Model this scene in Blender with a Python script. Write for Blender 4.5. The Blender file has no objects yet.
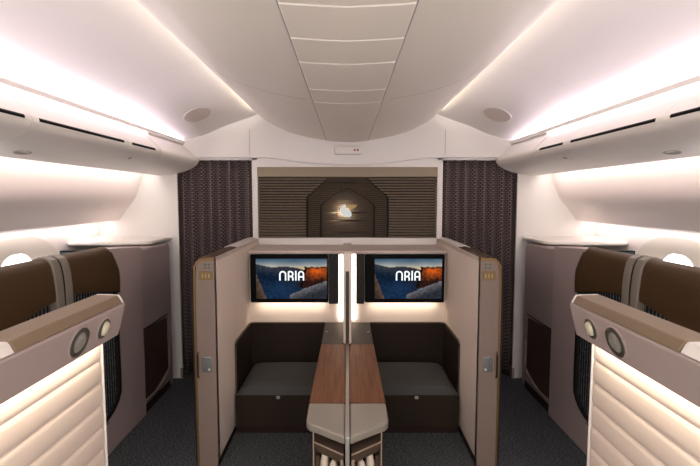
import bpy, bmesh, math, random
from mathutils import Vector, Euler, noise
random.seed(4)
PI = math.pi
S = bpy.context.scene
C = S.collection

# ------------------------------------------------------------------ camera, world, exposure
cam_d = bpy.data.cameras.new('camera')
cam = bpy.data.objects.new('camera', cam_d)
C.objects.link(cam)
cam.location = (0, 0, 1.54)
cam.rotation_euler = (PI/2 - math.atan(35/450), 0, 0)
cam_d.sensor_width = 36
cam_d.lens = 450/700*36
cam_d.shift_x = 2.6/700
cam_d.clip_start = 0.02
S.camera = cam
w = bpy.data.worlds.new('world')
S.world = w
w.use_nodes = True
w.node_tree.nodes['Background'].inputs[0].default_value = (1.0, 0.935, 0.89, 1)
w.node_tree.nodes['Background'].inputs[1].default_value = 1.8
S.view_settings.view_transform = 'Standard'
S.view_settings.look = 'None'
S.view_settings.exposure = 0.38
S.view_settings.gamma = 1
S.view_settings.use_curve_mapping = False
COVE = 8.0          # strength of the cove strips over the bins
HULL = 0.5          # strips on the edge of the drooping centre body
SILL_FILL = 9.0           # added unseen strips that brighten the window walls
WASH = 6.0           # strips washing the side walls
DAY = 5.0            # daylight in the windows

def area(name, loc, rot, sx, sy, power, col):
    d = bpy.data.lights.new(name, 'AREA')
    d.shape = 'RECTANGLE'; d.size = sx; d.size_y = sy
    d.energy = power; d.color = col
    o = bpy.data.objects.new(name, d)
    o.location = loc; o.rotation_euler = rot
    C.objects.link(o)
    return o

# ------------------------------------------------------------------ materials
def lin(c):
    return tuple((v/12.92 if v <= 0.04045 else ((v+0.055)/1.055)**2.4) for v in c)
def rgb(r, g, b):
    return lin((r/255, g/255, b/255)) + (1,)

MATS = {}
def mat(name, col, rough=0.5, metal=0.0, bump=0.0, scale=200.0, var=0.0, spec=0.4, stretch=(1, 1, 1), coat=0.0):
    m = bpy.data.materials.new(name); m.use_nodes = True
    nt = m.node_tree; b = nt.nodes['Principled BSDF']
    b.inputs['Base Color'].default_value = col
    b.inputs['Roughness'].default_value = rough
    b.inputs['Metallic'].default_value = metal
    b.inputs['Specular IOR Level'].default_value = spec
    if coat: b.inputs['Coat Weight'].default_value = coat
    if bump or var:
        tc = nt.nodes.new('ShaderNodeTexCoord'); mp = nt.nodes.new('ShaderNodeMapping')
        mp.inputs['Scale'].default_value = stretch
        nz = nt.nodes.new('ShaderNodeTexNoise'); nz.inputs['Scale'].default_value = scale
        nz.inputs['Detail'].default_value = 4
        nt.links.new(tc.outputs['Object'], mp.inputs[0]); nt.links.new(mp.outputs[0], nz.inputs['Vector'])
        if bump:
            bp = nt.nodes.new('ShaderNodeBump'); bp.inputs['Strength'].default_value = bump
            bp.inputs['Distance'].default_value = 0.002
            nt.links.new(nz.outputs['Fac'], bp.inputs['Height']); nt.links.new(bp.outputs[0], b.inputs['Normal'])
        if var:
            rp = nt.nodes.new('ShaderNodeValToRGB')
            rp.color_ramp.elements[0].position = 0.3; rp.color_ramp.elements[1].position = 0.7
            rp.color_ramp.elements[0].color = tuple(v*(1-var) for v in col[:3]) + (1,)
            rp.color_ramp.elements[1].color = tuple(min(1, v*(1+var)) for v in col[:3]) + (1,)
            nt.links.new(nz.outputs['Fac'], rp.inputs[0]); nt.links.new(rp.outputs[0], b.inputs['Base Color'])
    MATS[name] = m
    return m
def emit(name, col, strength):
    m = bpy.data.materials.new(name); m.use_nodes = True
    nt = m.node_tree; nt.nodes.clear()
    o = nt.nodes.new('ShaderNodeOutputMaterial'); e = nt.nodes.new('ShaderNodeEmission')
    e.inputs[0].default_value = col; e.inputs[1].default_value = strength
    nt.links.new(e.outputs[0], o.inputs[0])
    return m

M_white = mat('white_panel', (.76, .73, .71, 1), .45, bump=.03, scale=400)
M_vault = mat('ceiling_vault', (.80, .76, .75, 1), .5, bump=.02, scale=300)
M_hull = mat('ceiling_centre', (.85, .785, .715, 1), .42, bump=.03, scale=300)
M_groove_shadow = mat('groove_and_shadow', (.42, .37, .34, 1), .6)  # real joints, plus the painted shadow beside the centre body seams
M_seam = mat('pale_seam', (.84, .79, .75, 1), .4)
M_bin = mat('bin_shell', (.78, .74, .71, 1), .4, bump=.02, scale=300)
M_side = mat('sidewall', (.84, .77, .74, 1), .5, bump=.03, scale=300)
M_winsur = mat('window_surround', (.74, .68, .59, 1), .5)
M_pink = mat('suite_wall_fabric', (.74, .635, .55, 1), .75, bump=.35, scale=900, var=.06)
M_ledge = mat('suite_ledge', (.50, .42, .37, 1), .45)
M_quilt = mat('cream_quilt', (.72, .61, .52, 1), .55, bump=.15, scale=700)
M_mauve = mat('mauve_shell', (.42, .335, .325, 1), .38, bump=.04, scale=500)
M_mauve2 = mat('mauve_shell_far', (.38, .305, .30, 1), .42, bump=.04, scale=500)
M_fascia = mat('fascia_mauve', (.375, .305, .285, 1), .35, bump=.03, scale=500)
M_post = mat('post_fascia', (.225, .165, .137, 1), .45, bump=.04, scale=400)
M_brown = mat('brown_leather', (.066, .037, .016, 1), .5, spec=.22, bump=.25, scale=450, var=.08)
M_taupe = mat('taupe_leather', (.195, .14, .088, 1), .5, bump=.2, scale=500, var=.05)
M_strap = mat('strap_beige', (.21, .185, .155, 1), .45)
M_cap = mat('white_cap', (.74, .70, .66, 1), .3)
M_black = mat('black_plastic', (.004, .004, .005, 1), .5, spec=.06)
M_gasket = mat('black_gasket', (.008, .006, .006, 1), .6)
M_lining = mat('dark_brown_lining', (.020, .012, .008, 1), .6, spec=.2, bump=.15, scale=600)
M_lintrim = mat('lining_trim', (.10, .072, .05, 1), .4)
M_ottof = mat('ottoman_front', (.026, .017, .011, 1), .55, spec=.2, bump=.1, scale=500)
M_plinth = mat('maroon_plinth', (.022, .007, .006, 1), .5)
M_cush = mat('ottoman_fabric', (.064, .064, .061, 1), .9, bump=.6, scale=800, var=.25)
M_slate = mat('slate_surface', (.060, .055, .049, 1), .6, bump=.02, scale=300, spec=.2)
M_shelf = mat('stone_grey_shelf', (.27, .245, .21, 1), .35, bump=.03, scale=500)
M_cab = mat('cabinet_brown', (.085, .058, .042, 1), .45)
M_cabedge = mat('cabinet_edge', (.33, .25, .19, 1), .35)
M_niche = mat('niche_dark', (.012, .006, .005, 1), .6)
M_pale = mat('pale_headset', (.72, .62, .52, 1), .4)
M_metal = mat('satin_metal', (.50, .49, .46, 1), .35, metal=.7)
M_gold = mat('champagne_gold', (.40, .30, .13, 1), .5, metal=.7)
M_edgegold = mat('bronze_edge', (.22, .13, .05, 1), .35, metal=.5)
M_tag = mat('gold_plate', (.20, .125, .055, 1), .35, metal=.4)
M_chrome = mat('grey_steel', (.42, .44, .44, 1), .25, metal=.85)
M_redpan = mat('russet_panel', (.072, .038, .032, 1), .45, bump=.05, scale=400)
M_trimb = mat('beige_trim', (.34, .25, .21, 1), .4)
M_header = mat('header_gold_beige', (.27, .21, .14, 1), .45)
M_slat = mat('lattice_wood', (.125, .084, .050, 1), .42, var=.35, scale=30, stretch=(1, 1, 14), spec=.5)
M_slatb = mat('lattice_back', (.010, .006, .004, 1), .7)
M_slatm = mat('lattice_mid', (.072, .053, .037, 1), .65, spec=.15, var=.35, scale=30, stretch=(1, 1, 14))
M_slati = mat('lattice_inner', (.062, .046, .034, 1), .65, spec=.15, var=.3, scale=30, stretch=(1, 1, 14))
M_grille = mat('grille_beige', (.62, .53, .50, 1), .7, bump=.4, scale=900)
M_sign = mat('sign_white', (.78, .74, .70, 1), .3)
M_signink = mat('sign_ink', (.30, .10, .08, 1), .5)
M_icon = mat('icon_green', (.085, .115, .08, 1), .5)
M_glass_blue = mat('dark_glass', (.05, .07, .085, 1), .12, spec=.7)
M_ring = mat('dark_ring', (.12, .11, .095, 1), .35, metal=.5)
M_spk = mat('speaker_mesh', (.25, .235, .21, 1), .55, bump=.5, scale=1500)
M_lens = mat('lamp_lens', (.55, .52, .38, 1), .2, spec=.6)
E_cove = emit('led_cove', (.97, .86, 1.0, 1), COVE)
E_cove2 = emit('led_cove_low', (1.0, .90, .95, 1), COVE*3)
E_hull = emit('led_hull', (1.0, .86, .76, 1), HULL)
E_sill_fill = emit('sill_fill_glow', (1.0, .90, .88, 1), SILL_FILL)
E_wash = emit('led_wash', (1.0, .80, .70, 1), WASH)
E_day = emit('daylight_pane', (.98, .99, 1.0, 1), DAY)
E_text = emit('screen_text', (.86, .90, .93, 1), 1.0)
E_emb = emit('emblem_lit', (.86, .88, .88, 1), .55)
E_halo = emit('emblem_halo', (1.0, .85, .65, 1), 160)

def nodes_of(m):
    return m.node_tree, m.node_tree.nodes['Principled BSDF']

# carpet: dark slate yarn with fine flecks in rows
M_carpet = mat('carpet', (.040, .043, .047, 1), .95, spec=.1)
nt, b = nodes_of(M_carpet)
tc = nt.nodes.new('ShaderNodeTexCoord'); mp = nt.nodes.new('ShaderNodeMapping')
mp.inputs['Scale'].default_value = (70, 190, 1)
nz = nt.nodes.new('ShaderNodeTexNoise'); nz.inputs['Scale'].default_value = 1.0; nz.inputs['Detail'].default_value = 3
rp = nt.nodes.new('ShaderNodeValToRGB')
rp.color_ramp.elements[0].position = .38; rp.color_ramp.elements[0].color = (.026, .029, .035, 1)
rp.color_ramp.elements[1].position = .68; rp.color_ramp.elements[1].color = (.15, .157, .168, 1)
bp = nt.nodes.new('ShaderNodeBump'); bp.inputs['Strength'].default_value = .6; bp.inputs['Distance'].default_value = .004
nt.links.new(tc.outputs['Object'], mp.inputs[0]); nt.links.new(mp.outputs[0], nz.inputs['Vector'])
nt.links.new(nz.outputs['Fac'], rp.inputs[0]); nt.links.new(rp.outputs[0], b.inputs['Base Color'])
nt.links.new(nz.outputs['Fac'], bp.inputs['Height']); nt.links.new(bp.outputs[0], b.inputs['Normal'])

# walnut veneer, grain running along Y
M_wood = mat('walnut_veneer', (.20, .10, .05, 1), .5, spec=.2)
nt, b = nodes_of(M_wood)
tc = nt.nodes.new('ShaderNodeTexCoord'); mp = nt.nodes.new('ShaderNodeMapping')
mp.inputs['Scale'].default_value = (60, 2.2, 60)
nz = nt.nodes.new('ShaderNodeTexNoise'); nz.inputs['Scale'].default_value = 1.6; nz.inputs['Detail'].default_value = 5
nz.inputs['Distortion'].default_value = .6
rp = nt.nodes.new('ShaderNodeValToRGB')
rp.color_ramp.elements[0].position = .30; rp.color_ramp.elements[0].color = (.105, .040, .018, 1)
rp.color_ramp.elements[1].position = .72; rp.color_ramp.elements[1].color = (.205, .088, .042, 1)
nt.links.new(tc.outputs['Object'], mp.inputs[0]); nt.links.new(mp.outputs[0], nz.inputs['Vector'])
nt.links.new(nz.outputs['Fac'], rp.inputs[0]); nt.links.new(rp.outputs[0], b.inputs['Base Color'])

# curtain: plum cloth woven with rows of small pale dots
M_curt = mat('curtain_cloth', (.05, .03, .035, 1), .85, spec=.15)
nt, b = nodes_of(M_curt)
uv = nt.nodes.new('ShaderNodeUVMap')
br = nt.nodes.new('ShaderNodeTexBrick')
br.offset = .5; br.inputs['Scale'].default_value = 1
br.inputs['Color1'].default_value = (.36, .29, .285, 1); br.inputs['Color2'].default_value = (.31, .25, .245, 1)
br.inputs['Mortar'].default_value = (.075, .050, .052, 1)
br.inputs['Mortar Size'].default_value = .0042; br.inputs['Mortar Smooth'].default_value = .6
br.inputs['Brick Width'].default_value = .0185; br.inputs['Row Height'].default_value = .0155
nt.links.new(uv.outputs[0], br.inputs['Vector']); nt.links.new(br.outputs['Color'], b.inputs['Base Color'])

# door textile: blue-grey ribs with dashes
M_text = mat('rib_textile', (.03, .035, .04, 1), .8, spec=.2)
nt, b = nodes_of(M_text)
tc = nt.nodes.new('ShaderNodeTexCoord'); mp = nt.nodes.new('ShaderNodeMapping')
mp.inputs['Scale'].default_value = (1, 1, 1)
wv = nt.nodes.new('ShaderNodeTexWave'); wv.bands_direction = 'Y'; wv.inputs['Scale'].default_value = 12
wv.inputs['Distortion'].default_value = .6
nz = nt.nodes.new('ShaderNodeTexNoise'); nz.inputs['Scale'].default_value = 60
mx = nt.nodes.new('ShaderNodeMath'); mx.operation = 'MULTIPLY'
rp = nt.nodes.new('ShaderNodeValToRGB')
rp.color_ramp.elements[0].position = .22; rp.color_ramp.elements[0].color = (.009, .010, .012, 1)
rp.color_ramp.elements[1].position = .62; rp.color_ramp.elements[1].color = (.17, .19, .21, 1)
nt.links.new(tc.outputs['Object'], mp.inputs[0]); nt.links.new(mp.outputs[0], wv.inputs['Vector'])
nt.links.new(mp.outputs[0], nz.inputs['Vector'])
nt.links.new(wv.outputs['Fac'], mx.inputs[0]); nt.links.new(nz.outputs['Fac'], mx.inputs[1])
nt.links.new(mx.outputs[0], rp.inputs[0]); nt.links.new(rp.outputs[0], b.inputs['Base Color'])

# speaker column beside each screen: black cloth with slanted dashes
M_spkcol = mat('speaker_cloth', (.010, .010, .011, 1), .6)
nt, b = nodes_of(M_spkcol)
tc = nt.nodes.new('ShaderNodeTexCoord')
vo = nt.nodes.new('ShaderNodeTexVoronoi'); vo.inputs['Scale'].default_value = 95; vo.inputs['Randomness'].default_value = .3
rp = nt.nodes.new('ShaderNodeValToRGB')
rp.color_ramp.elements[0].position = .25; rp.color_ramp.elements[0].color = (.026, .026, .028, 1)
rp.color_ramp.elements[1].position = .5; rp.color_ramp.elements[1].color = (.004, .004, .005, 1)
nt.links.new(tc.outputs['Object'], vo.inputs['Vector']); nt.links.new(vo.outputs['Distance'], rp.inputs[0])
nt.links.new(rp.outputs[0], b.inputs['Base Color'])

# screen picture, colours kept per face corner
M_screen = bpy.data.materials.new('screen_picture'); M_screen.use_nodes = True
nt = M_screen.node_tree; nt.nodes.clear()
o_ = nt.nodes.new('ShaderNodeOutputMaterial'); e_ = nt.nodes.new('ShaderNodeEmission'); a_ = nt.nodes.new('ShaderNodeAttribute')
a_.attribute_name = 'picture'; e_.inputs[1].default_value = .62
nt.links.new(a_.outputs['Color'], e_.inputs[0]); nt.links.new(e_.outputs[0], o_.inputs[0])

# ------------------------------------------------------------------ helpers
def nb(): return bmesh.new()
def box(bm, x0, x1, y0, y1, z0, z1):
    v = [bm.verts.new((x, y, z)) for x in (x0, x1) for y in (y0, y1) for z in (z0, z1)]
    for f in ((0, 1, 3, 2), (4, 6, 7, 5), (0, 4, 5, 1), (2, 3, 7, 6), (0, 2, 6, 4), (1, 5, 7, 3)):
        bm.faces.new([v[i] for i in f])
def prism(bm, pts, axis, a, b_):
    """outline pts in the plane across `axis`, pushed from a to b_"""
    def mk(p, q):
        return {'x': (q, p[0], p[1]), 'y': (p[0], q, p[1]), 'z': (p[0], p[1], q)}[axis]
    A = [bm.verts.new(mk(p, a)) for p in pts]; B = [bm.verts.new(mk(p, b_)) for p in pts]
    bm.faces.new(A); bm.faces.new(list(reversed(B)))
    n = len(pts)
    for i in range(n):
        bm.faces.new((A[i], B[i], B[(i+1) % n], A[(i+1) % n]))
def grid(bm, rows, close=False):
    R = [[bm.verts.new(p) for p in r] for r in rows]
    out = []
    for i in range(len(R)-1):
        n = len(R[i])
        for j in range(n if close else n-1):
            out.append(bm.faces.new((R[i][j], R[i][(j+1) % n], R[i+1][(j+1) % n], R[i+1][j])))
    return out
def tube(bm, pts, r, n=10, cap=True):
    pts = [Vector(p) for p in pts]; rows = []
    for i, p in enumerate(pts):
        t = (pts[min(i+1, len(pts)-1)] - pts[max(i-1, 0)]).normalized()
        up = Vector((0, 0, 1)) if abs(t.z) < .9 else Vector((0, 1, 0))
        a = t.cross(up).normalized(); c = t.cross(a).normalized()
        rr = r[i] if isinstance(r, (list, tuple)) else r
        rows.append([p + (a*math.cos(2*PI*k/n) + c*math.sin(2*PI*k/n))*rr for k in range(n)])
    R = [[bm.verts.new(q) for q in row] for row in rows]
    for i in range(len(R)-1):
        for j in range(n):
            bm.faces.new((R[i][j], R[i][(j+1) % n], R[i+1][(j+1) % n], R[i+1][j]))
    if cap:
        bm.faces.new(R[0]); bm.faces.new(list(reversed(R[-1])))
def disc(bm, c, nrm, up, rings):
    """lathe on centre c about nrm: rings = [(radius, height)] ; up stretches nothing, sets the start"""
    nrm = Vector(nrm).normalized(); u = Vector(up); u = (u - nrm*u.dot(nrm)).normalized(); v = nrm.cross(u)
    c = Vector(c); n = 28; prev = None
    for (r, h) in rings:
        if r <= 1e-6:
            cur = [bm.verts.new(c + nrm*h)]
        else:
            cur = [bm.verts.new(c + nrm*h + (u*math.cos(2*PI*k/n) + v*math.sin(2*PI*k/n))*r) for k in range(n)]
        if prev:
            for k in range(n):
                k2 = (k+1) % n
                if len(cur) == 1: bm.faces.new((prev[k], prev[k2], cur[0]))
                elif len(prev) == 1: bm.faces.new((prev[0], cur[k2], cur[k]))
                else: bm.faces.new((prev[k], prev[k2], cur[k2], cur[k]))
        prev = cur
def catmull(pts, n=6):
    P = [Vector(p) for p in pts]; out = []
    for i in range(len(P)-1):
        p0 = P[max(i-1, 0)]; p1 = P[i]; p2 = P[i+1]; p3 = P[min(i+2, len(P)-1)]
        for k in range(n):
            t = k/n
            out.append(.5*((2*p1) + (p2-p0)*t + (2*p0-5*p1+4*p2-p3)*t*t + (3*p1-p0-3*p2+p3)*t**3))
    out.append(P[-1]); return out
def arc(cx, cy, r, a0, a1, n=8):
    return [(cx + r*math.cos(math.radians(a0 + (a1-a0)*k/n)), cy + r*math.sin(math.radians(a0 + (a1-a0)*k/n))) for k in range(n+1)]
def rrect(x0, x1, y0, y1, r, n=6):
    return (arc(x1-r, y0+r, r, -90, 0, n) + arc(x1-r, y1-r, r, 0, 90, n) + arc(x0+r, y1-r, r, 90, 180, n) + arc(x0+r, y0+r, r, 180, 270, n))

ORG = {}
def obj(name, bm, material, parent=None, s=1, bevel=0.0, smooth=True, label=None, seg=2, kind=None):
    """link bm as ONE mesh object; s=-1 mirrors it over to the other side of the cabin"""
    if s == -1:
        for v in bm.verts: v.co.x = -v.co.x
    bmesh.ops.remove_doubles(bm, verts=bm.verts, dist=1e-6)
    bmesh.ops.recalc_face_normals(bm, faces=bm.faces)
    if parent: org = ORG[parent.name]
    else:
        xs = [v.co for v in bm.verts]
        org = Vector(((min(v.x for v in xs)+max(v.x for v in xs))/2, (min(v.y for v in xs)+max(v.y for v in xs))/2, min(v.z for v in xs)))
    for v in bm.verts: v.co -= org
    me = bpy.data.meshes.new(name)
    bm.to_mesh(me); bm.free()
    for m in (material if isinstance(material, (list, tuple)) else [material]): me.materials.append(m)
    o = bpy.data.objects.new(name, me); C.objects.link(o)
    if parent: o.parent = parent
    else: o.location = org
    ORG[o.name] = org
    if smooth:
        for p in me.polygons: p.use_smooth = True
        try: me.set_sharp_from_angle(angle=math.radians(35))
        except Exception: pass
    if bevel:
        bv = o.modifiers.new('bevel', 'BEVEL'); bv.width = bevel; bv.segments = seg
        bv.limit_method = 'ANGLE'; bv.angle_limit = math.radians(40)
    if label: o['label'] = label
    if kind: o['kind'] = kind
    return o
def tag(o, label, cat, group=None):
    o['label'] = label; o['category'] = cat
    if group: o['group'] = group
    return o
def thing(name, label, cat, loc, group=None):
    o = bpy.data.objects.new(name, None); C.objects.link(o)
    o.location = loc; o.empty_display_size = .05
    ORG[o.name] = Vector(loc)
    return tag(o, label, cat, group)
def side(s): return 'left' if s == 1 else 'right'

YB = 3.75            # bulkhead that closes the cabin in front
Y0 = 0.15            # ceiling, bins and side walls are built back to here
# ------------------------------------------------------------------ the room: floor, ceiling, walls
bm = nb(); box(bm, -2.3, 2.3, -.5, 4.1, -.06, 0)
obj('floor', bm, M_carpet, kind='structure')

VA = [(-1.475, 1.985, 0), (-1.44, 2.020, 0), (-1.38, 2.045, 0), (-1.27, 2.088, 0), (-1.14, 2.150, 0), (-1.02, 2.200, 0), (-.90, 2.240, 0), (-.80, 2.266, 0), (-.66, 2.300, 0), (-.38, 2.330, 0), (0, 2.340, 0)]
VB = [(-1.475, 1.975, 0), (-1.44, 1.990, 0), (-1.38, 2.005, 0), (-1.27, 2.022, 0), (-1.14, 2.058, 0), (-1.02, 2.112, 0), (-.90, 2.155, 0), (-.80, 2.190, 0), (-.66, 2.240, 0), (-.38, 2.280, 0), (0, 2.290, 0)]
va = [(p.x, p.y) for p in catmull(VA, 6)]; vb = [(p.x, p.y) for p in catmull(VB, 6)]
def vprof(y):
    t = max(0, min(1, (y-2.6)/(YB-2.6))); t = t**1.3
    return [(a[0]+(b_[0]-a[0])*t, a[1]+(b_[1]-a[1])*t) for a, b_ in zip(va, vb)]
def vz(x, y):
    pr = vprof(y)
    for a, b_ in zip(pr, pr[1:]):
        if a[0] <= x <= b_[0]: return a[1]+(b_[1]-a[1])*(x-a[0])/(b_[0]-a[0])
    return pr[-1][1]
half = va
bm = nb()
R = []
for y in (Y0, 2.450, 2.6, 2.75, 2.9, 3.0, 3.15, 3.3, 3.45, 3.55, 3.65, 3.70, YB):
    h = vprof(y); full = h + [(-x, z) for x, z in reversed(h[:-1])]
    R.append([(x, y, z) for x, z in full] + [(x, y, z+.03) for x, z in reversed(full)])
grid(bm, R, close=True)
ceil = obj('ceiling', bm, M_vault, kind='structure')
# the seam across each vault
for s in (1, -1):
    bm = nb()
    pp = [(x, z-.0015) for x, z in [p for p in half if -1.37 < p[0] < -.70]]
    grid(bm, [[(x, 2.449, z) for x, z in pp], [(x, 2.456, z) for x, z in pp]])
    obj('panel_seam', bm, M_cap, ceil, s)
    # trim lip that ends the vault above the bins
    bm = nb(); prism(bm, [(-1.480, 1.972), (-1.345, 1.972), (-1.331, 1.980), (-1.327, 2.003), (-1.331, 2.003), (-1.336, 1.984), (-1.347, 1.976), (-1.480, 1.976)], 'y', Y0, YB)
    obj('ceiling_lip', bm, M_vault, ceil, s)
# drooping centre body
hh = catmull([(-.688, 2.226, 0), (-.703, 2.196, 0), (-.60, 2.132, 0), (-.496, 2.083, 0), (-.33, 2.036, 0), (-.168, 2.010, 0), (0, 2.000, 0)], 6)
hp = [(p.x, p.y) for p in hh]
hfull = hp + [(-x, z) for x, z in reversed(hp[:-1])]
bm = nb(); prism(bm, hfull, 'y', Y0, YB-.03)
hull = obj('center_body', bm, M_hull, ceil)
def zh(x):
    x = -abs(x)
    for a, b_ in zip(hp, hp[1:]):
        if a[0] <= x <= b_[0]: return a[1] + (b_[1]-a[1])*(x-a[0])/(b_[0]-a[0]+1e-9)
    return 2.0
cuts = [Y0, .70, 1.104, 1.337, 1.567, 1.946, 2.205, 3.70]
for a, b_ in zip(cuts, cuts[1:]):
    xs = [-.165 + .33*k/14 for k in range(15)]
    bm = nb()
    grid(bm, [[(x, y, zh(x)-.009) for x in xs] + [(x, y, zh(x)+.004) for x in reversed(xs)] for y in (a+.003, b_-.003)], close=True)
    bm.verts.ensure_lookup_table(); n = 30
    bm.faces.new(bm.verts[:n]); bm.faces.new(list(reversed(bm.verts[n:2*n])))
    obj('strip_panel', bm, M_hull, hull, bevel=.003)
for s in (1, -1):
    xs = [-.182 + .012*k/3 for k in range(4)]
    bm = nb(); grid(bm, [[(x, y, zh(x)-.002) for x in xs] for y in (Y0, 3.70)])
    obj('seam_strip', bm, M_seam, hull, s)
    bm = nb(); grid(bm, [[(x, y, zh(x)-.0035) for x in (-.1705, -.1645)] for y in (Y0, 3.70)])  # dark strip painted as the shadow along the pale seam
    obj('painted_seam_shadow', bm, M_groove_shadow, hull, s)
    xs = [-.66 + .008*k for k in range(2)]
    bm = nb()
    pp = [(x, z-.001) for x, z in hp if -.69 < x < -.19]
    grid(bm, [[(x, 2.20, z) for x, z in pp], [(x, 2.206, z) for x, z in pp]])
    obj('seam_strip', bm, M_groove_shadow, hull, s)

# bulkhead: posts beside the curtains, the beam over them, the centre monument
bm = nb(); box(bm, -.79, -.745, YB, YB+.12, 0, 1.87)
obj('trim_1', bm, M_white, kind='structure')
bm = nb(); box(bm, .745, .79, YB, YB+.12, 0, 1.87)
obj('trim_2', bm, M_white, kind='structure')
bm = nb(); box(bm, -.745, .745, YB, YB+.12, 0, 1.206)
obj('trim_3', bm, M_white, kind='structure', bevel=.004)
for s in (1, -1):
    bm = nb(); box(bm, -2.2, -1.412, YB, YB+.02, 0, 2.3)
    sp_ = obj('wall_front_' + side(s), bm, M_white, s=s, kind='structure')
    bm = nb(); box(bm, -1.425, -1.405, YB-.012, YB+.05, 0, .09)
    obj('kick_trim', bm, M_trimb, sp_, s)
bm = nb(); box(bm, -2.2, 2.2, YB+.20, YB+.23, 0, 2.4)
obj('wall_front', bm, M_mauve, kind='structure')  # unseen backing wall, added to block the bright background behind the curtains
bm = nb(); box(bm, -1.41, 1.41, YB, YB+.12, 1.853, 2.32)
obj('trim_4', bm, M_white, kind='structure')
# curved valance proud of the beam
low = catmull([(-1.40, 1.875, 0), (-1.24, 1.869, 0), (-.787, 1.869, 0), (-.60, 1.861, 0), (-.391, 1.832, 0), (-.135, 1.815, 0), (0, 1.813, 0)], 5)
lp = [(p.x, p.y) for p in low]
lf = lp + [(-x, z) for x, z in reversed(lp[:-1])]
bm = nb()
grid(bm, [[(x, YB-.030, z) for x, z in lf], [(x, YB-.030, 2.33) for x, z in lf], [(x, YB+.01, 2.33) for x, z in lf], [(x, YB+.01, z) for x, z in lf], [(x, YB-.030, z) for x, z in lf]])
vl = obj('trim_5', bm, M_white, kind='structure', bevel=.006)
for s in (1, -1):
    bm = nb(); box(bm, -.800, -.797, YB-.033, YB-.02, 1.89, 2.10)
    obj('panel_seam', bm, M_groove_shadow, vl, s)
# header band over the carved panel
bm = nb(); box(bm, -.745, .745, YB-.012, YB+.05, 1.713, 1.795)
obj('trim_6', bm, M_header, kind='structure', bevel=.004)
bm = nb(); box(bm, -.745, .745, YB-.004, YB+.05, 1.795, 1.86)
obj('trim_7', bm, M_white, kind='structure')

# side walls
for s in (1, -1):
    prof = catmull([(-1.690, 1.745, 0), (-1.722, 1.645, 0), (-1.765, 1.540, 0), (-1.845, 1.440, 0), (-1.905, 1.357, 0)], 6)
    pp = [(p.x, p.y) for p in prof] + [(-1.925, 1.350), (-2.055, 1.350), (-2.075, 1.33), (-2.085, 0), (-2.16, 0), (-2.16, 1.42), (-1.97, 1.45), (-1.80, 1.64), (-1.70, 1.80)]
    bm = nb(); prism(bm, pp, 'y', Y0, YB)
    wl = obj('wall_' + side(s), bm, M_side, s=s, kind='structure')
    bm = nb(); box(bm, -2.02, -1.99, Y0+.02, YB-.02, 1.345, 1.349)  # hidden fill strip, added to brighten the window wall below
    o = obj('sill_fill_light', bm, E_sill_fill, s=s)
    tag(o, 'added fill light strip beneath lower edge of %s side wall panel above windows' % side(s), 'light strip', 'window wall fill lights')
    # windows: oval surround, reveal, pane
    for i, yc in enumerate((2.80, 1.55)):
        zc = .985
        def oval(a, b_, p=2.6, n=40):
            return [(yc + a*math.copysign(abs(math.cos(2*PI*k/n))**(2/p), math.cos(2*PI*k/n)), zc + b_*math.copysign(abs(math.sin(2*PI*k/n))**(2/p), math.sin(2*PI*k/n))) for k in range(n)]
        o1, o2, o3 = oval(.42, .315), oval(.40, .295), oval(.155, .20)
        bm = nb()
        grid(bm, [[(-2.078, y, z) for y, z in o1], [(-2.062, y, z) for y, z in oval(.412, .307)], [(-2.062, y, z) for y, z in o2], [(-2.071, y, z) for y, z in oval(.20, .225)], [(-2.073, y, z) for y, z in o3]], close=True)
        wn = obj('window_%d' % ((1 if s == 1 else 3)+i), bm, M_winsur, s=s, kind='structure')
        bm = nb(); prism(bm, [(y, z) for y, z in oval(.157, .202)], 'x', -2.074, -2.0715)
        obj('window_pane', bm, E_day, wn, s)

# TV wall in the middle with its ledge
YT = 3.36
bm = nb(); box(bm, -.742, .742, YT, YB, 0, 1.13)
wc = obj('wall_center', bm, M_pink, kind='structure')
bm = nb(); box(bm, -.742, .742, YT-.045, YB, 1.125, 1.152)
obj('ledge', bm, M_ledge, wc, bevel=.006)
# narrow pier between the two screens, with its dark groove
bm = nb(); box(bm, -.026, .026, 2.835, YT, .605, 1.20)
pier = obj('pier', bm, M_pink, wc, bevel=.004)
bm = nb(); box(bm, -.011, .011, 2.826, 2.84, .605, 1.075)
obj('groove_panel', bm, M_slate, pier, bevel=.003)
bm = nb(); box(bm, -.030, .030, 2.83, YT, 1.197, 1.204)
obj('pier_cap', bm, M_ledge, pier)

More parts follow.
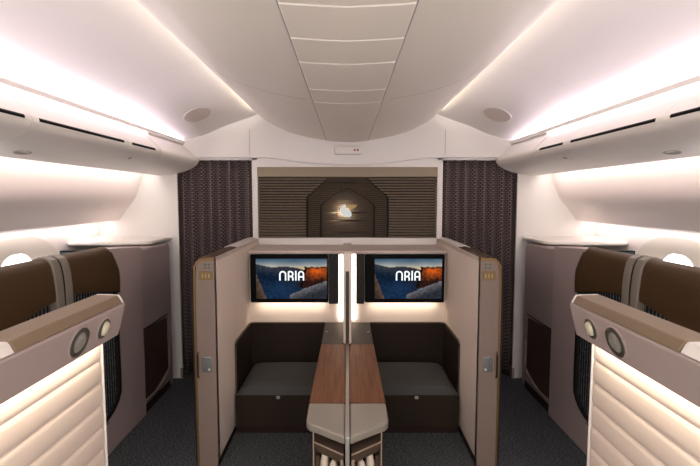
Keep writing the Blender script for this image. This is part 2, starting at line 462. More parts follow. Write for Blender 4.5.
# ------------------------------------------------------------------ overhead bins
bin_cuts = [(0, 1.03), (1.031, 1.777), (1.779, 2.547), (2.549, 3.0), (3.004, YB-.004)]
bprof = catmull([(-1.346, 1.970, 0), (-1.300, 1.930, 0), (-1.243, 1.874, 0), (-1.226, 1.853, 0), (-1.228, 1.832, 0), (-1.252, 1.803, 0), (-1.32, 1.766, 0), (-1.418, 1.740, 0), (-1.50, 1.729, 0), (-1.567, 1.726, 0)], 4)
bp_ = [(p.x, p.y) for p in bprof] + [(-1.574, 1.735), (-1.574, 1.970)]
names = ['nearest the viewer', 'second from the viewer', 'with the long black slot', 'with the short black slot']
for s in (1, -1):
    for i, (a, b_) in enumerate(bin_cuts[1:]):
        if i < 3:
            lab = 'white overhead bin above %s window suites, %s' % (side(s), ['nearest one, cut by photo edge', 'middle one with longest black slot', 'last full bin with short black slot'][i])
            t = thing('overhead_bin', lab, 'overhead bin', (-1.4*s, (a+b_)/2, 1.726), 'overhead bins')
        else:
            t = thing('overhead_bin_closure', 'smooth white end panel between last %s overhead bin and bulkhead' % side(s), 'end panel', (-1.4*s, (a+b_)/2, 1.726), 'bin end panels')
        bm = nb(); prism(bm, bp_, 'y', a, b_)
        obj('bin_shell', bm, M_bin, t, s)
        if i < 3:
            ya, yb = [(1.10, 1.736), (1.819, 2.50), (2.592, 2.90)][i]
            bm = nb(); prism(bm, [(-1.232, 1.862), (-1.2225, 1.851), (-1.2235, 1.842), (-1.236, 1.846)], 'y', ya, yb)
            obj('air_slot', bm, M_black, t, s, label='narrow black air outlet slot')
        if i == 2:
            bm = nb(); prism(bm, [(x+.0008, z+.0008) for x, z in bp_[:13]] + [(x-.002, z-.002) for x, z in reversed(bp_[:13])], 'y', 2.990, 2.995)
            obj('end_seam', bm, M_groove_shadow, t, s)
        if i in (0, 2):
            # latch: shallow plate on the underside
            yc = {0: 1.52, 2: 2.69}[i]
            zf = lambda x: next((p[1]+(q[1]-p[1])*(x-p[0])/(q[0]-p[0]) for p, q in zip(bp_[14:], bp_[15:]) if q[0] <= x <= p[0]), 1.75)
            bm = nb()
            grid(bm, [[(x, y, zf(x)-dz) for x in (-1.262, -1.28, -1.30, -1.318)] for y, dz in ((yc-.055, .0005), (yc-.05, .004), (yc+.05, .004), (yc+.055, .0005))])
            lt = obj('latch', bm, M_bin, t, s)
            bm = nb(); grid(bm, [[(x, y, zf(x)-.0055) for x in (-1.278, -1.298)] for y in (yc-.018, yc+.018)])
            obj('latch_button', bm, M_groove_shadow, lt, s)
        if i == 1:
            yc = 1.99
            bm = nb(); disc(bm, (-1.42, yc, 1.7405), (.15, 0, -1), (0, 1, 0), [(.05, -.002), (.048, .003), (.036, .003), (.03, .001), (0, .001)])
            for v in bm.verts: v.co.x = -1.42 + (v.co.x+1.42)*.5
            obj('call_panel', bm, M_groove_shadow, t, s)
    # LED strips: over and under the ceiling lip, and along the bin's outer edge
    t = thing('cove_light', 'bright white light strip in cove over %s overhead bins' % side(s), 'light strip', (-1.34*s, 1.6, 1.98), 'cove lights')
    bm = nb(); prism(bm, [(-1.450, 1.980), (-1.430, 1.978), (-1.430, 1.980), (-1.450, 1.984)], 'y', Y0+.02, YB-.30)
    obj('upper_strip', bm, E_cove, t, s)
    a = area('cove_optic', (-1.405*s, 1.92, 1.983), (0, math.radians(-90-36)*s, 0), .010, 3.5, 6.2, (.99, .86, 1.0))
    a.data.spread = math.radians(110)
    bm = nb(); box(bm, -1.344, -1.336, Y0+.02, YB-.70, 1.9700, 1.9708)
    obj('lower_strip', bm, E_cove2, t, s)
    bm = nb(); box(bm, -1.580, -1.575, Y0+.02, YB-.05, 1.738, 1.760)
    o = obj('wash_light', bm, E_wash, s=s)
    tag(o, 'warm light strip tucked behind outer edge of %s overhead bins' % side(s), 'light strip', 'side wall wash lights')
    bm = nb(); box(bm, -.6905, -.6885, Y0+.02, YB-.15, 2.226, 2.240)
    o = obj('edge_light', bm, E_hull, s=s)
    tag(o, 'warm light strip hidden above %s edge of drooping centre ceiling' % side(s), 'light strip', 'centre ceiling edge lights')
    a = area('edge_optic', (-.692*s, 1.90, 2.233), (0, math.radians(90-12)*s, 0), .010, 3.4, 2.6, (1.0, .86, .66))
    a = area('wash_optic', (-1.583*s, 1.92, 1.742), (0, math.radians(34)*s, 0), 0.010, 3.5, 3.5, (1.0, .84, .79))
    # ceiling speaker
    cx_, cy_ = -1.07, 3.28
    cz_ = vz(cx_, cy_)
    nrm = Vector(((vz(cx_+.03, cy_)-vz(cx_-.03, cy_))/.06, (vz(cx_, cy_+.05)-vz(cx_, cy_-.05))/.10, -1)).normalized()
    t = thing('ceiling_speaker', 'oval beige speaker grille in %s ceiling vault' % side(s), 'speaker', (cx_*s, cy_, cz_), 'ceiling speakers')
    def oval_on_vault(rs):
        rows = []
        for r, dz_ in rs:
            rows.append([(cx_ + .72*r*math.cos(2*PI*k/32), cy_ + r*math.sin(2*PI*k/32), vz(cx_ + .72*r*math.cos(2*PI*k/32), cy_ + r*math.sin(2*PI*k/32)) - dz_) for k in range(32)])
        return rows
    bm = nb(); grid(bm, oval_on_vault([(.135, -.002), (.135, .002), (.124, .003), (.122, .0015)]), close=True)
    obj('rim', bm, M_vault, t, s)
    bm = nb(); rr = oval_on_vault([(.122, .0015), (.08, .0022), (.04, .0022), (.002, .0022)]); grid(bm, rr, close=True)
    obj('grille', bm, M_grille, t, s)

# seat belt sign under the centre body
t = thing('overhead_sign', 'small white illuminated sign box on bulkhead beneath centre ceiling', 'sign', (0, 3.70, 1.888))
bm = nb(); box(bm, -.108, .116, 3.675, 3.722, 1.892, 1.962)
obj('sign_box', bm, M_sign, t, bevel=.014, seg=4)
for dx in (.058, .084):
    bm = nb(); prism(bm, [(dx-.008, 1.922), (dx+.006, 1.915), (dx+.008, 1.93), (dx+.002, 1.937), (dx-.006, 1.934)], 'y', 3.6725, 3.676)
    obj('sign_symbol', bm, M_signink, t, label='small dark red symbol')
bm = nb(); box(bm, .062, .082, 3.6728, 3.676, 1.9235, 1.9275)
obj('sign_symbol', bm, M_signink, t, label='small dark red symbol')

# ------------------------------------------------------------------ curtains
for s in (1, -1):
    bm = nb()
    n = 150; xa, xb = -1.52, -.78; zz = [0.01, .3, .6, .9, 1.2, 1.5, 1.75, 1.90]
    rows = []
    for z in zz:
        r = []
        for k in range(n+1):
            u = k/n; ph = 2*PI*(u*9.4) + .15*math.sin(3*z+u*5)
            am = .062*(1-.15*z/2)
            r.append((xa + (xb-xa)*u + .006*math.sin(2*ph), YB+.085 + am*math.tanh(2.2*math.sin(ph)+1.1), z))
        rows.append(r)
    fs = grid(bm, rows)
    uvl = bm.loops.layers.uv.new('UVMap')
    for f in fs:
        for l in f.loops:
            x, y, z = l.vert.co
            l[uvl].uv = ((x-xa)*1.35, z)
    o = obj('curtain', bm, M_curt, s=s)
    sd = o.modifiers.new('thick', 'SOLIDIFY'); sd.thickness = .003
    tag(o, 'pleated dark plum dotted curtain %s of the carved centre panel' % side(s), 'curtain', 'galley curtains')

# ------------------------------------------------------------------ carved panel with arch
t = thing('carved_panel', 'dark slatted wall panel with nested pointed arches', 'wall panel', (0, YB+.02, 1.206))
bm = nb(); box(bm, -.742, .742, YB+.045, YB+.06, 1.206, 1.713)
obj('backing', bm, M_slatb, t)
def w_out(z):
    if z <= 1.545: return .345
    if z >= 1.712: return .165
    u = (z-1.545)/(1.712-1.545)
    return .345 - .18*u**1.15 + .02*math.sin(PI*u)*(-.6)
def w_in(z):
    if z <= 1.47: return .229
    if z >= 1.628: return 0
    u = (z-1.47)/(1.628-1.47)
    return .229*(1-u**1.25) + .012*math.sin(PI*u)
def slats(zs, h, f0, f1, y0, y1, bm, sgs=(-1, 1)):
    for z in zs:
        for sg in sgs:
            a0, a1, b0, b1 = f0(z), f0(z+h), f1(z), f1(z+h)
            if max(a0-b0, a1-b1) < .004: continue
            vs = []
            for (xx, zz_) in ((a0, z), (max(b0, 0), z), (max(b1, 0), z+h), (a1, z+h)):
                vs.append((xx*sg, zz_))
            prism(bm, vs, 'y', y0, y1)
N = 22; dz = (1.711-1.208)/N
for sg in (-1, 1):
    bm = nb(); slats([1.208 + dz*k + .003 for k in range(N)], dz-.0105, lambda z: .742, w_out, YB-.002, YB+.05, bm, sgs=(sg,))
    obj('slat_field', bm, M_slat, t, bevel=.002)

N2 = 30; d2 = (1.711-1.208)/N2
bm = nb(); slats([1.208 + d2*k + .0015 for k in range(N2)], d2-.006, lambda z: max(w_out(z)-.016, 0), lambda z: w_in(z) + (.004 if w_in(z) > 0 else 0), YB+.016, YB+.05, bm)
obj('arch_slats', bm, M_slatm, t, bevel=.001)
bm = nb(); slats([1.208 + d2*k + .001 for k in range(N2) if 1.208 + d2*(k+1) < 1.628], d2-.0045, lambda z: max(w_in(z)-.014, 0), lambda z: 0, YB+.032, YB+.05, bm)
obj('niche_slats', bm, M_slati, t, bevel=.001)
# emblem: rounded pale body with a gold horn
t = thing('wall_emblem', 'lit pale emblem with gold horn in centre of the arch', 'emblem', (0, YB, 1.40))
ce = (-.008, 1.432)
bm = nb()
body = catmull([(-.022, 1.483, 0), (-.044, 1.470, 0), (-.058, 1.448, 0), (-.056, 1.420, 0), (-.036, 1.396, 0), (-.008, 1.382, 0), (.022, 1.382, 0), (.034, 1.396, 0), (.032, 1.418, 0), (.018, 1.436, 0), (-.002, 1.448, 0), (-.012, 1.462, 0), (-.012, 1.480, 0), (-.022, 1.483, 0)], 5)[:-1]
prism(bm, [(p.x, p.y) for p in body], 'y', YB-.022, YB-.006)
obj('emblem_body', bm, E_emb, t, bevel=.004)
bm = nb(); box(bm, -.046, -.010, YB-.006, YB-.002, 1.408, 1.452)
obj('back_light', bm, E_halo, t, label='glowing backlight')
bm = nb(); prism(bm, [(-.014, 1.484), (.030, 1.487), (.082, 1.484), (.070, 1.462), (.040, 1.447), (.010, 1.452), (-.006, 1.466)], 'y', YB-.020, YB-.008)
obj('emblem_horn', bm, M_gold, t, bevel=.003, label='gold horn')

# ------------------------------------------------------------------ screens
def picture(u, v):
    """canyon at dusk: u right, v up, 0..1, sRGB"""
    n1 = noise.noise(Vector((u*6, v*6, 1.3))); n2 = noise.noise(Vector((u*22, v*18, 4.1))); n3 = noise.noise(Vector((u*50, v*40, 7.7)))
    def mixc(a, b_, t):
        t = max(0, min(1, t)); return tuple(a[i]+(b_[i]-a[i])*t for i in range(3))
    # sky
    t = (v-.70)/.30
    c = mixc((.98, .80, .55), (.72, .72, .70), t*2.2); c = mixc(c, (.30, .40, .49), (t-.35)*1.9 - .25*abs(u-.55))
    c = tuple(x + .05*n1 for x in c)
    ridge = .86 - .035*math.sin(u*9) - .10*max(0, u-.12)/.4 - .02*n1
    if u > .68: ridge = .74
    if v < ridge:
        d = (ridge-v)
        c = mixc((.25, .26, .29), (.07, .13, .21), d*4)
        c = mixc(c, (.10, .19, .30), (d-.25)*2.2)
        c = tuple(x*(1 + .35*n2) for x in c)
        if u > .30: c = mixc(c, (.20, .15, .16), (u-.33)*2.0*max(0, 1-abs(v-.55)*2))
        c = mixc(c, (.13, .24, .38), max(0, 1-abs(v-.27)*4)*max(0, 1-abs(u-.36)*3.5)*.8)
    # lit cliff on the right
    top = .80 + .012*n2
    lft = .685 - .10*(max(0, .74-v))*1.5 + .012*n2
    if u > lft and v < top and v > .28:
        g = max(0, 1 - abs(u-.87)*3.2)*max(0, min(1, (v-.42)*4))
        c = mixc((.17, .10, .09), (.93, .40, .13), g + .35*n2 + .15*n3)
        if v > top-.05: c = mixc(c, (.22, .16, .14), .7)
        if u < lft+.035: c = mixc(c, (.05, .035, .04), .8)
    # grey rock slope rising to the right in front
    slope = .12 + .62*max(0, u-.50)**.92 + .015*n2
    if u > .47 and v < slope:
        d = slope-v
        c = mixc((.46, .45, .47), (.19, .20, .23), d*4.5)
        c = tuple(x*(1 + .30*n2 + .2*n3) for x in c)
    # brown bank at lower left
    bank = .62 - 4.2*u + .03*n2 if u < .17 else -1
    if v < bank:
        c = mixc((.40, .32, .26), (.22, .17, .15), (bank-v)*2); c = tuple(x*(1+.4*n2) for x in c)
    return tuple(max(0, min(1, x)) for x in c)
def screen_mesh(x0, x1, z0, z1, y):
    nx, nz_ = 96, 60
    bm = nb()
    lay = bm.verts.layers.float_color.new('picture')
    V = [[bm.verts.new((x0+(x1-x0)*i/nx, y, z0+(z1-z0)*j/nz_)) for i in range(nx+1)] for j in range(nz_+1)]
    for j in range(nz_+1):
        for i in range(nx+1):
            V[j][i][lay] = lin(picture(i/nx, j/nz_)) + (1,)
    for j in range(nz_):
        for i in range(nx):
            bm.faces.new((V[j][i], V[j][i+1], V[j+1][i+1], V[j+1][i]))
    return bm
def ribbon(bm, pts, wd, y, cl=False):
    P = [Vector((p[0], p[1])) for p in pts]; n = len(P); L = []; Rr = []
    for i in range(n):
        a = P[i-1] if i else P[0]; c = P[i+1] if i < n-1 else P[-1]
        d = (c-a).normalized(); nn = Vector((-d.y, d.x))*wd/2
        L.append(P[i]+nn); Rr.append(P[i]-nn)
    va = [bm.verts.new((p.x, y, p.y)) for p in L]; vb = [bm.verts.new((p.x, y, p.y)) for p in Rr]
    for i in range(n-1): bm.faces.new((va[i], va[i+1], vb[i+1], vb[i]))
def letters(x0, x1, z0, z1, y):
    """the four letters A R I A as rounded strokes; the first A has no bar"""
    k = (x1-x0)/27.0; h = (z1-z0); wd = 1.6*k
    out = []
    def arch(xa, xb, zt, foot=z0):
        r = (xb-xa)/2
        return [(xa, foot)] + [((xa+xb)/2 - r*math.cos(PI*q/12), zt-r + r*math.sin(PI*q/12)) for q in range(13)] + [(xb, foot)]
    bm = nb(); ribbon(bm, arch(x0+.9*k, x0+7.0*k, z1-.9*k), wd, y); out.append(bm)
    bm = nb(); xa = x0+10.2*k; xb = x0+14.8*k; zm = z0 + h*.42
    ribbon(bm, [(xa, z0), (xa, z1-.9*k)], wd, y)
    r = (z1-.9*k-zm)/2
    ribbon(bm, [(xa, z1-.9*k)] + [(xb-r + r*math.sin(PI*q/10), zm+r + r*math.cos(PI*q/10)) for q in range(11)] + [(xa, zm)], wd, y+.0002)
    ribbon(bm, [(xa+1.2*k, zm), (xb-.6*k, zm-.6*k), (xb, zm-1.8*k), (xb, z0)], wd, y+.0004); out.append(bm)
    bm = nb(); ribbon(bm, [(x0+18.0*k, z0), (x0+18.0*k, z1)], wd, y); out.append(bm)
    bm = nb(); ribbon(bm, arch(x0+21.2*k, x0+26.2*k, z1-.9*k), wd, y); ribbon(bm, [(x0+21.2*k, z0+h*.38), (x0+26.2*k, z0+h*.38)], wd, y+.0002); out.append(bm)
    return out
for s, (bx, scr, spk, tx) in {1: ((-.721, -.066), (-.677, -.152), (-.141, -.066), (-.506, -.320)), -1: ((.066, .721), (.202, .700), (.066, .126), (.358, .540))}.items():
    t = thing('monitor', '%s black wall monitor showing a dusk canyon scene with white ARIA lettering' % side(s), 'monitor', ((bx[0]+bx[1])/2, 3.32, .753), 'suite monitors')
    bm = nb(); box(bm, bx[0] if s == 1 else spk[1]+.004, spk[0]-.004 if s == 1 else bx[1], 3.300, 3.330, .762, 1.124)
    body = obj('bezel', bm, M_black, t, bevel=.010, seg=3)
    bm = nb(); box(bm, (bx[0]+bx[1])/2-.18, (bx[0]+bx[1])/2+.18, 3.33, YT+.002, .85, 1.04)
    obj('wall_mount', bm, M_black, t)
    bm = nb(); box(bm, spk[0], spk[1], 3.297, 3.335, .753, 1.126)
    obj('speaker_column', bm, M_spkcol, t, bevel=.008, seg=3, label='black cloth speaker column')
    sc = obj('screen', screen_mesh(scr[0], scr[1], .793, 1.092, 3.2985), M_screen, t)
    for L in letters(tx[0], tx[1], .930, 1.003, 3.2975):
        obj('letter', L, E_text, sc, smooth=False, label='white rounded letter')

# ------------------------------------------------------------------ front suite partitions (door posts)
for s in (1, -1):
    xi, xo, ya = -.742, -.858, 2.48
    t = thing('suite_partition', '%s cream front partition with door post, brown leather top and gold edge' % side(s), 'partition', (-.80*s, 2.9, 0), 'suite partitions')
    bm = nb(); box(bm, -.79, xi, ya+.01, YB-.01, 0, 1.185)
    obj('wall_panel', bm, M_pink, t, s)
    bm = nb()
    prism(bm, [(xi, 0), (xi, 1.192), (-.80, 1.197), (-.825, 1.190), (-.842, 1.165), (-.850, 1.10), (-.853, .6), (-.853, 0)], 'y', ya, ya+.04)
    post = obj('post_fascia', bm, M_post, t, s, bevel=.003)
    # gold edge that follows the outside and the top of the post
    ed = catmull([(-.860, 0, 0), (-.860, .6, 0), (-.857, 1.10, 0), (-.848, 1.172, 0), (-.826, 1.200, 0), (-.80, 1.206, 0), (-.742, 1.206, 0)], 5)
    ein = catmull([(-.850, 0, 0), (-.850, .6, 0), (-.847, 1.10, 0), (-.838, 1.164, 0), (-.820, 1.188, 0), (-.80, 1.193, 0), (-.742, 1.193, 0)], 5)
    bm = nb(); prism(bm, [(p.x, p.y) for p in ed] + [(p.x, p.y) for p in reversed(ein)], 'y', ya-.006, ya+.05)
    obj('edge_trim', bm, M_edgegold, t, s, label='bronze edge trim')
    bm = nb(); box(bm, -.868, -.860, ya-.004, YB-.02, .0, 1.15)
    obj('outer_skin', bm, M_gasket, t, s)
    bm = nb(); box(bm, -.856, -.79, ya+.04, YB-.02, .0, 1.17)
    obj('door_pocket', bm, M_mauve, t, s)
    # leather top, pale inner rail and white end cap
    bm = nb()
    prism(bm, [(-.758, 1.186), (-.758, 1.206), (-.80, 1.212), (-.838, 1.204), (-.856, 1.170), (-.856, 1.14)], 'y', ya+.045, 3.06)
    obj('top_pad', bm, M_brown, t, s, bevel=.003, label='brown leather top')
    bm = nb(); box(bm, -.760, -.742, ya+.04, YB-.02, 1.180, 1.203)
    obj('inner_rail', bm, M_ledge, t, s, bevel=.003)
    bm = nb(); prism(bm, [(-.755, 1.186), (-.755, 1.210), (-.80, 1.216), (-.842, 1.206), (-.856, 1.17), (-.856, 1.14)], 'y', 3.06, YB-.02)
    obj('end_cap', bm, M_cap, t, s, bevel=.003, label='white end cap')
    bm = nb(); box(bm, xi-.002, xi+.004, ya, YT-.48, 0, .035)
    obj('skirting', bm, M_plinth, t, s)
    # control icons, number plate, latch plate, handle
    bm = nb(); prism(bm, rrect(-.806, -.756, 1.141, 1.180, .006), 'y', ya-.001, ya+.002)
    cp = obj('control_panel', bm, M_post, t, s)
    bm = nb()
    for (cx_, cz_) in ((-.792, 1.171), (-.770, 1.171), (-.792, 1.152), (-.770, 1.152)):
        prism(bm, rrect(cx_-.007, cx_+.007, cz_-.006, cz_+.006, .004, 3), 'y', ya-.002, ya)
    obj('icon_set', bm, M_icon, cp, s, label='greenish icons')
    bm = nb(); prism(bm, rrect(-.826, -.750, 1.084, 1.134, .006), 'y', ya-.003, ya+.002)
    pl = obj('seat_plate', bm, M_tag, t, s, bevel=.001, label='gold plate')
    bm = nb()
    for cx_ in (-.806, -.788, -.770):
        prism(bm, rrect(cx_-.004, cx_+.004, 1.096, 1.120, .002, 2), 'y', ya-.004, ya-.002)
    obj('plate_marks', bm, M_gold, pl, s)
    bm = nb(); box(bm, -.821, -.767, ya-.002, ya+.004, .557, .645)
    lp_ = obj('latch_plate', bm, M_chrome, t, s, bevel=.002, label='grey steel latch plate')
    bm = nb(); box(bm, -.806, -.802, ya-.003, ya, .562, .640)
    obj('latch_slot', bm, M_ring, lp_, s)
    bm = nb(); box(bm, -.785, -.777, ya-.006, ya, .566, .578)
    obj('latch_pin', bm, M_cap, lp_, s)
    bm = nb(); tube(bm, [(-.842, ya+.002, .525), (-.842, ya-.014, .535), (-.842, ya-.014, .66), (-.842, ya+.002, .67)], .0045, 8)
    obj('pull_handle', bm, M_gasket, t, s, label='dark pull handle')

# ------------------------------------------------------------------ footwell lining, ottoman
for s in (1, -1):
    t = thing('footwell_lining', 'dark brown lining behind ottoman in %s suite' % side(s), 'lining', (-.45*s, YT, 0), 'footwell linings')
    bm = nb(); box(bm, -.7405, -.02, YT-.014, YT-.001, .0, .595)
    obj('back_panel', bm, M_lining, t, s, bevel=.004)
    bm = nb()
    prism(bm, [(2.892, 0), (YT-.012, 0), (YT-.012, .595)] + [(2.892+.03-.03*math.sin(PI/2*k/6), .595-.03+.03*math.cos(PI/2*k/6)) for k in range(7)], 'x', -.741, -.729)
    obj('side_panel', bm, M_lining, t, s, bevel=.002)
    bm = nb()
    tube(bm, [(-.735, 2.89, .03), (-.735, 2.89, .56), (-.735, 2.90, .585), (-.735, 2.925, .598), (-.735, YT-.05, .598), (-.728, YT-.022, .598), (-.70, YT-.010, .598), (-.17, YT-.010, .598)], .0055, 8)
    obj('edge_trim', bm, M_lintrim, t, s, label='paler brown edge piping')
    lab = 'dark brown ottoman with grey cushion in %s footwell' % side(s)
    t = thing('ottoman', lab, 'ottoman', (-.45*s, 3.09, 0), 'ottomans')
    bm = nb(); box(bm, -.726, -.03, 2.835, YT-.018, .045, .262)
    obj('base_box', bm, M_ottof, t, s, bevel=.004)
    bm = nb(); box(bm, -.724, -.03, 2.850, YT-.02, 0, .05)
    obj('plinth', bm, M_plinth, t, s)
    # cushion: softly crowned pad
    bm = nb(); rows = []
    nx, ny = 22, 14
    for j in range(ny+1):
        r = []
        for i in range(nx+1):
            u = i/nx*2-1; v = j/ny*2-1
            e = (1-abs(u)**7)*(1-abs(v)**7)
            r.append((-.378 + .347*u*(1-.012*(1-e)), 3.088 + .252*v, .262 + .052*e**.45 + .012*(1-u*u)*(1-v*v)))
        rows.append(r)
    grid(bm, rows)
    ext = bmesh.ops.extrude_edge_only(bm, edges=[e for e in bm.edges if e.is_boundary])
    for v in [g for g in ext['geom'] if isinstance(g, bmesh.types.BMVert)]: v.co.z = .2625
    obj('cushion', bm, M_cush, t, s, label='grey woven cushion')
    bm = nb(); prism(bm, rrect(-.462, -.438, .238, .256, .005), 'y', 2.828, 2.837)
    obj('pull_tab', bm, M_metal, t, s, bevel=.002)

# ------------------------------------------------------------------ side tables along the divider
for s in (1, -1):
    t = thing('side_table', '%s console table with walnut top and pale grey end' % side(s), 'table', (-.09*s, 2.4, 0), 'console tables')
    bm = nb(); box(bm, -.168, -.0275, 2.837, YT-.016, .572, .602)
    sl = obj('slate_top', bm, M_slate, t, s, bevel=.003, label='dark grey back section')
    bm = nb(); disc(bm, (-.147, 3.10, .602), (0, 0, 1), (0, 1, 0), [(.007, 0), (.007, .002), (.004, .003), (0, .003)])
    obj('button', bm, M_metal, sl, s)
    bm = nb(); prism(bm, [(-.010, 2.003), (-.176, 2.003), (-.168, 2.835), (-.010, 2.835)], 'z', .570, .602)
    obj('walnut_top', bm, M_wood, t, s, bevel=.002, label='walnut section')
    cor = [(-.176, 2.0)] + [(p.x, p.y) for p in catmull([(-.175, 1.86, 0), (-.171, 1.830, 0), (-.155, 1.806, 0), (-.130, 1.790, 0)], 4)] + [(-.010, 1.703), (-.010, 2.0)]
    bm = nb(); prism(bm, cor, 'z', .566, .602)
    obj('end_shelf', bm, M_shelf, t, s, bevel=.009, seg=4, label='pale stone grey end section')
    # pedestal with slanted open niche front
    A, B = Vector((-.140, 1.800)), Vector((-.016, 1.702))      # outer and inner front corner
    bm = nb(); prism(bm, [(-.140, 2.06), (-.140, 2.80), (-.02, 2.80), (-.02, 2.06)], 'z', 0, .570)
    obj('pedestal', bm, M_cab, t, s)
    bm = nb(); prism(bm, [(-.132, 1.87), (-.132, 2.07), (-.018, 2.07), (-.018, 1.78)], 'z', .535, .57)
    obj('recess_panel', bm, M_cab, t, s)
    bm = nb(); prism(bm, [A[:], (-.140, 2.06), (-.016, 2.06), B[:]], 'z', .505, .530)
    obj('niche_top', bm, M_cab, t, s, bevel=.002)
    e0 = Vector((-.141, 1.797, .530)); e1 = Vector((-.016, 1.699, .530))
    bm = nb(); tube(bm, [e0, e1], .0035, 6)
    obj('front_edging', bm, M_cabedge, t, s)
    bm = nb(); box(bm, -.143, -.134, 1.80, 2.06, 0, .53)
    sp = obj('niche_side', bm, M_cab, t, s, bevel=.001)
    bm = nb(); box(bm, -.144, -.139, 1.795, 1.802, 0, .57)
    obj('side_edging', bm, M_cabedge, t, s)
    bm = nb(); box(bm, -.028, -.016, 1.705, 2.06, 0, .505)
    obj('niche_side', bm, M_cabedge, t, s)
    bm = nb(); box(bm, -.136, -.020, 1.96, 2.06, 0, .505)
    obj('niche_back', bm, M_niche, t, s)
    # inner frame round the opening
    d = (B-A).normalized(); nrm = Vector((d.y, -d.x))
    def fr(u, q): p = A + d*u; return (p.x + 0*q, p.y + q)
    Lw = (B-A).length
    bm = nb()
    for (u0, u1, z0, z1) in ((.012, Lw-.012, .487, .505), (.010, .030, .15, .47), (Lw-.030, Lw-.010, .15, .47)):
        p0 = A+d*u0; p1 = A+d*u1
        prism(bm, [(p0.x, p0.y+.008), (p1.x, p1.y+.008), (p1.x, p1.y+.03), (p0.x, p0.y+.03)], 'z', z0, z1)
    obj('niche_frame', bm, M_cab, t, s)
    bm = nb(); p0 = A+d*.012; p1 = A+d*(Lw-.012)
    prism(bm, [(p0.x, p0.y+.01), (p1.x, p1.y+.01), (-.026, 1.955), (-.134, 1.955)], 'z', .19, .21)
    obj('niche_shelf', bm, M_cab, t, s)
    # headset resting in the niche
    h = thing('headset', 'pale headset standing in niche under %s console table' % side(s), 'headset', (-.08*s, 1.80, .21), 'headsets')
    c0 = A + d*.056; c1 = A + d*.104
    for cc, zt, nm in ((c0, .476, 0), (c1, .462, 1)):
        bm = nb()
        yy = cc.y + .045
        pts = [(cc.x, yy, zt-.12), (cc.x-.002, yy, zt-.08), (cc.x-.001, yy, zt-.04), (cc.x+.003, yy, zt-.012), (cc.x+.004, yy, zt)]
        tube(bm, pts, [.012, .018, .018, .015, .009], 12)
        obj('ear_cup', bm, M_pale, h, s, label='pale padded ear cup')
    bm = nb(); mid = (c0+c1)/2
    tube(bm, [(c0.x, c0.y+.045, .35), (c0.x+.01, c0.y+.045, .29), (mid.x, mid.y+.045, .235), (c1.x-.006, c1.y+.045, .27), (c1.x, c1.y+.045, .32)], .008, 8)
    obj('headband', bm, M_pale, h, s)
    bm = nb(); tube(bm, [(mid.x, mid.y+.05, .212), (mid.x, mid.y+.05, .455)], .003, 8)
    o = obj('stand_rod', bm, M_ring, h, s)
bm = nb(); box(bm, -.0085, .0085, 1.690, 2.83, 0, .606)
o = obj('divider_rail', bm, M_metal, bevel=.003)
tag(o, 'slim pale metal divider running between the two console tables', 'divider')

